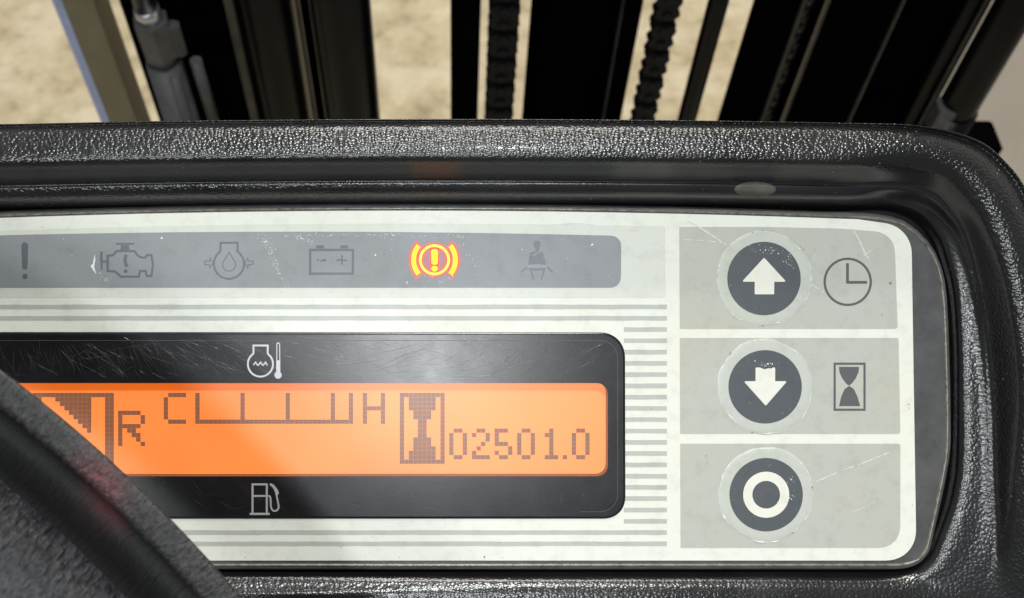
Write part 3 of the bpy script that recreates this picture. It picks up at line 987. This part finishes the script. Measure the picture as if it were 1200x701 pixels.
lcd('letter', glyph(['#...#', '#...#', '#...#', '#####', '#...#', '#...#', '#...#'], 44.1, 0))
lcd('letter', glyph(['#####.', '#....#', '#....#', '#####.', '#.##..', '#..##.', '#...#.', '#....#'], -10.1, 4))
cells = [(7 + i, 6) for i in range(35)] + [(7 + t_, r_) for t_ in (0, 10, 20, 30, 34) for r_ in range(6)]
lcd('temperature_scale', cells)
HG = ['##########', '#.######.#', '#.######.#', '#.######.#', '#..####..#', '#..####..#', '#...##...#', '#...##...#', '#...##...#', '#...##...#', '#..####..#', '#..####..#', '#..#####.#', '#.######.#', '#.######.#', '##########']
lcd('hourglass_pictogram', glyph(HG, 52.3, 0))
cells = [(-29 + i, 0) for i in range(18)] + [(c, r_) for c in (-13, -12) for r_ in range(1, 16)] + [(-29, r_) for r_ in range(1, 16)] + [(-28, r_) for r_ in range(1, 16)]
cells += [(c, 15) for c in range(-27, -13)]
for r_ in range(1, 10):
    cells += [(c, r_) for c in range(-24 + r_ - 1, -16)]
lcd('travel_pictogram', cells)

# ---- push buttons
def button(x, y, kind, sym, seed):
    rnd = random.Random(seed)
    n = 72
    wob = [0.0] * n
    for h_ in (2, 3, 5, 9, 14):
        a_, ph = rnd.uniform(0.1, 0.55), rnd.uniform(0, 6.28)
        for i in range(n):
            wob[i] += a_ * math.sin(h_ * 2 * math.pi * i / n + ph)
    v, f = [], []
    prof = [(56.0, 0.04), (54.8, 0.12), (53.0, 0.17), (49.0, 0.19), (44.0, 0.20), (0, 0.20)]
    for r_, h in prof[:-1]:
        for i in range(n):
            a = 2 * math.pi * i / n
            rr_ = r_ + wob[i] * (1 if r_ > 50 else 0)
            v.append(Q(x + rr_ * math.cos(a), y + rr_ * math.sin(a), h))
    for r_ in range(len(prof) - 2):
        for i in range(n):
            f.append((r_ * n + i, r_ * n + (i + 1) % n, (r_ + 1) * n + (i + 1) % n, (r_ + 1) * n + i))
    f.append(tuple((len(prof) - 2) * n + i for i in range(n)))
    b_ = mesh_obj('button', v, f, 'ring_film', clu); fixn(b_)
    tag(b_, {'up': 'push button with upward arrow', 'down': 'push button with downward arrow', 'ring': 'push button with ring symbol'}[kind])
    for pl in b_.data.polygons:
        pl.use_smooth = True
    # cracked, lifted lip of the membrane around the button
    v, f = [], []
    ws = []
    for i in range(n):
        q_ = 0.5 + 0.5 * math.sin(i * 0.9 + seed) * math.sin(i * 0.37 + seed * 2.1)
        ws.append(0.12 + 1.6 * max(0, q_ - 0.38) * rnd.uniform(0.3, 1.5))
    for i in range(n):
        a = 2 * math.pi * i / n
        for dr_, hh in ((-1, 0.02), (0, 0.16), (1, 0.0)):
            rr_ = 55.2 + wob[i] * 1.4 + dr_ * ws[i]
            v.append(Q(x + rr_ * math.cos(a), y + rr_ * math.sin(a), 0.08 + hh * min(1, ws[i])))
    for i in range(n):
        j = (i + 1) % n
        for k_ in range(2):
            f.append((i * 3 + k_, j * 3 + k_, j * 3 + k_ + 1, i * 3 + k_ + 1))
    o_ = mesh_obj('lifted_lip', v, f, 'ring_bead', b_); fixn(o_)
    Ink(0.23).disc(x, y, 43, 64).build('printed_disc', 'button_ink', b_)
    k = Ink(0.26)
    if kind == 'ring':
        k.ring(circ(x, y, 27, 48), circ(x, y, 16.2, 48))
        k.build('ring_symbol', 'button_white', b_)
    else:
        k.poly(sym)
        k.build('arrow_symbol', 'button_white', b_)
button(895, 326.5, 'up', rounded([(895, 302, 1.5), (921, 330.3, 1.2), (907, 330.3, 0), (906.8, 345, 1), (884, 345, 1), (884, 330.3, 0), (869, 330.3, 1.2)], 4), 1)
button(896.3, 453.3, 'down', rounded([(885, 430.7, 1), (908, 430.7, 1), (908, 446.7, 0), (922, 446.7, 1.2), (897, 475.6, 1.5), (871, 446.7, 1.2), (885, 446.7, 0)], 4), 2)
button(897.5, 579.6, 'ring', None, 3)
k = Ink(0.07)
k.ring(circ(993.3, 330.4, 28.4, 64), circ(993.3, 330.4, 25.6, 64))
k.line([(993, 308.5), (993, 331), (1016, 331)], 3.3)
k.build('clock_symbol', 'panel_ink', clu)
k = Ink(0.07)
k.line([(978, 426.3), (1013, 426.3), (1013, 480.2), (978, 480.2)], 2.6, closed=True)
k.poly([(983, 430), (1006.6, 430), (1006, 436), (1003, 443), (998.5, 449), (994.8, 452), (991, 449), (986.6, 443), (983.6, 436)])
k.poly([(995, 452.2), (1000.5, 456), (1004.8, 465), (1008, 476), (983.2, 476), (985.6, 465), (989.6, 456)])
k.build('hourglass_symbol', 'panel_ink', clu)

# ---- wear: flakes and scuffs, hairline scratches
k = Ink(0.20, step=0.00002)
def flake(x, y, r):
    m_ = random.randint(4, 6)
    a0 = random.uniform(0, 6.28); st_ = random.uniform(0.35, 1)
    ca, sa = math.cos(a0), math.sin(a0)
    pts = []
    for i in range(m_):
        a = 2 * math.pi * i / m_
        rr_ = r * random.uniform(0.5, 1.15)
        px_, py_ = rr_ * math.cos(a), rr_ * st_ * math.sin(a)
        pts.append((x + px_ * ca - py_ * sa, y + px_ * sa + py_ * ca))
    k.poly(pts)
def trail(pts, n_, spread, r0, r1):
    sp = spline(pts, 20)
    for i in range(n_):
        x, y = random.choice(sp)
        flake(x + random.gauss(0, spread), y + random.gauss(0, spread), random.uniform(r0, r1))
trail([(310, 282), (315, 290), (321, 305), (327, 320), (335, 336)], 110, 2.2, 0.25, 0.85)
trail([(300, 275), (312, 280), (318, 292)], 40, 4, 0.25, 0.7)
trail([(335, 276.5), (370, 276), (410, 276), (450, 276)], 55, 1.0, 0.3, 0.9)
trail([(348, 278), (358, 281), (366, 284)], 28, 1.6, 0.4, 1.0)
trail([(452, 276), (500, 276), (545, 278)], 50, 1.2, 0.3, 0.9)
trail([(540, 285), (552, 300), (560, 312)], 22, 4, 0.3, 0.9)
trail([(460, 285), (470, 300), (475, 325)], 16, 7, 0.3, 0.7)
trail([(500, 327), (515, 329), (530, 326)], 22, 2.0, 0.3, 0.8)
trail([(116, 321), (122, 326), (127, 328)], 24, 1.6, 0.3, 0.8)
k.poly([(111.5, 298), (112.2, 304), (110.8, 313), (113.5, 322), (109, 316), (106.4, 311.5), (109, 309.5)])
for (x, y, r_) in ((75, 280, 1.2), (84.5, 299.5, 1.0), (190, 279, 2.0), (440, 299, 1.3), (477, 331, 1.7), (694, 286.5, 1.8), (612, 292.5, 1.0), (665, 303, 1.0), (520, 255, 1.4)):
    flake(x, y, r_)
for i in range(150):
    flake(random.uniform(0, 725), random.uniform(279, 335), random.uniform(0.2, 0.55))
o = k.build('paint_flakes', 'scuff_white', clu); tag(o, kind='stuff')
k = Ink(0.28, step=0.00002)
trail([(880, 297), (900, 292), (915, 296), (928, 312)], 46, 3.5, 0.3, 1.0)
trail([(925, 560), (928, 575), (926, 585)], 14, 2.2, 0.4, 1.0)
trail([(885, 425), (900, 428), (903, 424)], 12, 1.8, 0.4, 1.2)
for (cx_, cy_) in ((895, 326.5), (896, 453), (897, 579)):
    for i in range(26):
        a = random.uniform(0, 6.28); r_ = 43 * math.sqrt(random.random())
        flake(cx_ + r_ * math.cos(a), cy_ + r_ * math.sin(a), random.uniform(0.2, 0.5))
o = k.build('paint_flakes', 'scuff_white', clu); tag(o, kind='stuff')

# brown grime specks on the overlay and a chip in the print of the lower arrow
k = Ink(0.30, step=0.00003)
for i in range(46):
    e_ = random.random()
    if e_ < 0.35:
        flake(random.uniform(280, 1050), 655 - abs(random.gauss(0, 2.5)), random.uniform(0.3, 1.0))
    elif e_ < 0.6:
        flake(1070 - abs(random.gauss(0, 3)), random.uniform(300, 620), random.uniform(0.3, 0.9))
    else:
        cy_ = random.choice((326, 453, 579)); a = random.uniform(0, 6.28)
        flake(896 + 56 * math.cos(a), cy_ + 56 * math.sin(a), random.uniform(0.4, 1.3))
for (x, y, r_) in ((1043, 332, 2.2), (1012, 580, 1.6), (568, 652, 1.6), (400, 641, 1.2), (827, 534, 1.3), (1033, 369, 1.0)):
    flake(x, y, r_)
simple('grime_brown', (0.20, 0.17, 0.12), 0.7, var=0.3)
o = k.build('grime_specks', 'grime_brown', clu); tag(o, kind='stuff')
k = Ink(0.31, step=0.00003)
k.poly([(889, 429.5), (893, 429.8), (899, 429.5), (905, 429.8), (904, 431.8), (900, 431.3), (896, 432.6), (892, 431.4)])
k.build('print_chip', 'button_ink', clu)

# long pale scuffs across the grey fields
k = Ink(0.10, step=0.00005)
for pts, wd in (([(804, 258), (822, 268), (842, 281), (857, 291)], 2.2), ([(800, 281), (825, 282), (850, 285)], 1.2), ([(998, 268), (1006, 280), (1014, 298), (1018, 303)], 2.6), ([(1012, 300), (1021, 293)], 1.4),
                ([(953, 566), (985, 552), (1015, 541), (1042, 530)], 1.8), ([(952, 306), (957, 294), (962, 288)], 1.0), ([(950, 333), (965, 342)], 1.6), ([(620, 266), (680, 262), (720, 270), (776, 268)], 1.6),
                ([(1000, 600), (1025, 588)], 1.0)):
    sp_ = spline(pts, 6)
    for i_ in range(len(sp_) - 1):
        if random.random() < 0.8:
            k.line([sp_[i_], sp_[i_ + 1]], wd * random.uniform(0.3, 1.0), wd1=wd * random.uniform(0.3, 1.0))
o = k.build('scuff_marks', 'overlay_grey_light', clu); tag(o, kind='stuff')

# scratches: fine glossy ridges; arcs round the lamp's highlight are built into their layout
def scratches(name, n_, box, h, hole, L0, L1, wd, ht, mat, parent, seed=3):
    rnd = random.Random(seed)
    v, f = [], []
    cnt = 0
    while cnt < n_:
        x = rnd.uniform(box[0], box[2]); y = rnd.uniform(box[1], box[3])
        a = math.atan2(y - 215, x - 490) + math.pi / 2 + rnd.gauss(0, 0.28) if rnd.random() < 0.9 else rnd.uniform(0, math.pi)   # mostly arcs round the lamp's highlight
        L = rnd.uniform(L0, L1) * rnd.uniform(0.3, 1)
        curv = rnd.uniform(-0.004, 0.004)
        pts = []
        ok = True
        for i in range(6):
            pts.append((x, y))
            x += math.cos(a) * L / 5; y += math.sin(a) * L / 5; a += curv * L / 5
        for (px_, py_) in pts:
            if not (box[0] < px_ < box[2] and box[1] < py_ < box[3]): ok = False
            if hole and hole[0] < px_ < hole[2] and hole[1] < py_ < hole[3]: ok = False
        if not ok:
            continue
        cnt += 1
        b0_ = len(v)
        ww = wd * rnd.uniform(0.6, 1.4)
        for i, (px_, py_) in enumerate(pts):
            j = min(i, 4)
            d = Vector((pts[j + 1][0] - pts[j][0], pts[j + 1][1] - pts[j][1])).normalized()
            nx, ny = -d.y, d.x
            tp = math.sin(math.pi * (i + 0.3) / 5.6)
            v += [Q(px_ + nx * ww * tp, py_ + ny * ww * tp, h), Q(px_, py_, h + ht), Q(px_ - nx * ww * tp, py_ - ny * ww * tp, h)]
        for i in range(5):
            for q_ in range(2):
                f.append((b0_ + i * 3 + q_, b0_ + i * 3 + q_ + 1, b0_ + i * 3 + 4 + q_, b0_ + i * 3 + 3 + q_))
    o = mesh_obj(name, v, f, mat, parent)
    bm = bmesh.new(); bm.from_mesh(o.data); bm.normal_update()
    bmesh.ops.reverse_faces(bm, faces=[q_ for q_ in bm.faces if q_.normal.z < 0])
    bm.to_mesh(o.data); bm.free()
    tag(o, kind='stuff')
    return o
scratches('hairline_scratches', 420, (-20, 392, 729, 446), 0.302, None, 20, 95, 0.075, 0.004, 'scratch_gloss', window)
scratches('hairline_scratches', 30, (180, 562, 729, 604), 0.302, None, 14, 50, 0.08, 0.003, 'scratch_gloss', window, 5)

# ================================================================== STEERING WHEEL
whl = empty('steering_wheel', MD @ Matrix.Translation(Vector((-0.2175, -0.2025, 0.07))))
tag(whl, 'black plastic steering wheel rim crossing the lower left corner, out of focus', 'steering wheel')
RW = 238.0
# radial offset from the outer edge (inwards), height; the band, the groove and the padded grip
prof = [(15, -17), (9, -13), (4, -5.5), (0.7, -1.2), (0.0, -0.3), (0.6, 0.25), (3.0, 0.5), (5.0, 0.3), (5.8, -1.6),
        (6.6, -7), (9.0, -10), (11.8, -9.8), (14.2, -6.6), (16.4, -1.2), (19.4, 3.4), (25, 7.0), (29, 8.6), (33, 8.2), (38, 4.5), (41, -1.0), (41, -8), (36, -15), (26, -19), (15, -17)]
pr = spline([(*a, 0.0) for a in prof], 3)
NA = 300
def ring_part(name, i0, i1, mat, g_):
    sub = pr[i0:i1 + 1]
    M_ = len(sub)
    v, f = [], []
    for j in range(NA):
        a = 2 * math.pi * j / NA
        for (dr_, h, _) in sub:
            r_ = (RW - dr_) * MM
            v.append((r_ * math.cos(a), r_ * math.sin(a), h * MM))
    for j in range(NA):
        for i in range(M_ - 1):
            f.append((j * M_ + i, j * M_ + i + 1, ((j + 1) % NA) * M_ + i + 1, ((j + 1) % NA) * M_ + i))
    o = mesh_obj(name, v, f, mat, whl, smooth=True)
    bm = bmesh.new(); bm.from_mesh(o.data); bmesh.ops.recalc_face_normals(bm, faces=bm.faces); bm.normal_update()
    top = max(bm.faces, key=lambda q_: abs(q_.normal.z) + q_.calc_center_median().z * 100)
    if top.normal.z < 0:
        bmesh.ops.reverse_faces(bm, faces=bm.faces)
    bm.to_mesh(o.data); bm.free()
    o.data.polygons.foreach_set('use_smooth', [True] * len(o.data.polygons))
    return o
ring_part('rim_band', 0, 25, 'wheel_band', 0.3)
ring_part('shaded_groove', 25, 38, 'wheel_groove_shade', 0.3)  # groove shade painted as a near-black strip of the rim
ring_part('grip', 38, len(pr) - 1, 'wheel_grip', 1.0)
for k_ in range(3):
    a = math.radians(200 + 120 * k_)
    d = Vector((math.cos(a), math.sin(a), 0)); s_ = Vector((-d.y, d.x, 0))
    v = []
    for r_, wd, zz_ in ((0.03, 0.020, -0.02), (0.12, 0.016, -0.016), (0.206, 0.019, -0.008)):
        for sg, hz in ((-1, -0.006), (-0.8, 0.003), (0.8, 0.003), (1, -0.006)):
            v.append(tuple(d * r_ + s_ * wd * sg + Vector((0, 0, zz_ + hz))))
    f = [(r_ * 4 + i, r_ * 4 + (i + 1) % 4, r_ * 4 + 4 + (i + 1) % 4, r_ * 4 + 4 + i) for r_ in range(2) for i in range(4)] + [(0, 1, 2, 3), (8, 9, 10, 11)]
    o = mesh_obj('spoke', v, f, 'smooth_black_plastic', whl); fixn(o)
v, f = [], []
hp = [(0.045, -0.05), (0.046, -0.018), (0.042, -0.010), (0.030, -0.006), (0.0005, -0.004)]
for r_, z_ in hp:
    v += [(r_ * math.cos(2 * math.pi * i / 40), r_ * math.sin(2 * math.pi * i / 40), z_) for i in range(40)]
f = [(r_ * 40 + i, r_ * 40 + (i + 1) % 40, r_ * 40 + 40 + (i + 1) % 40, r_ * 40 + 40 + i) for r_ in range(4) for i in range(40)]
o = mesh_obj('hub', v, f, 'smooth_black_plastic', whl, smooth=True); fixn(o)
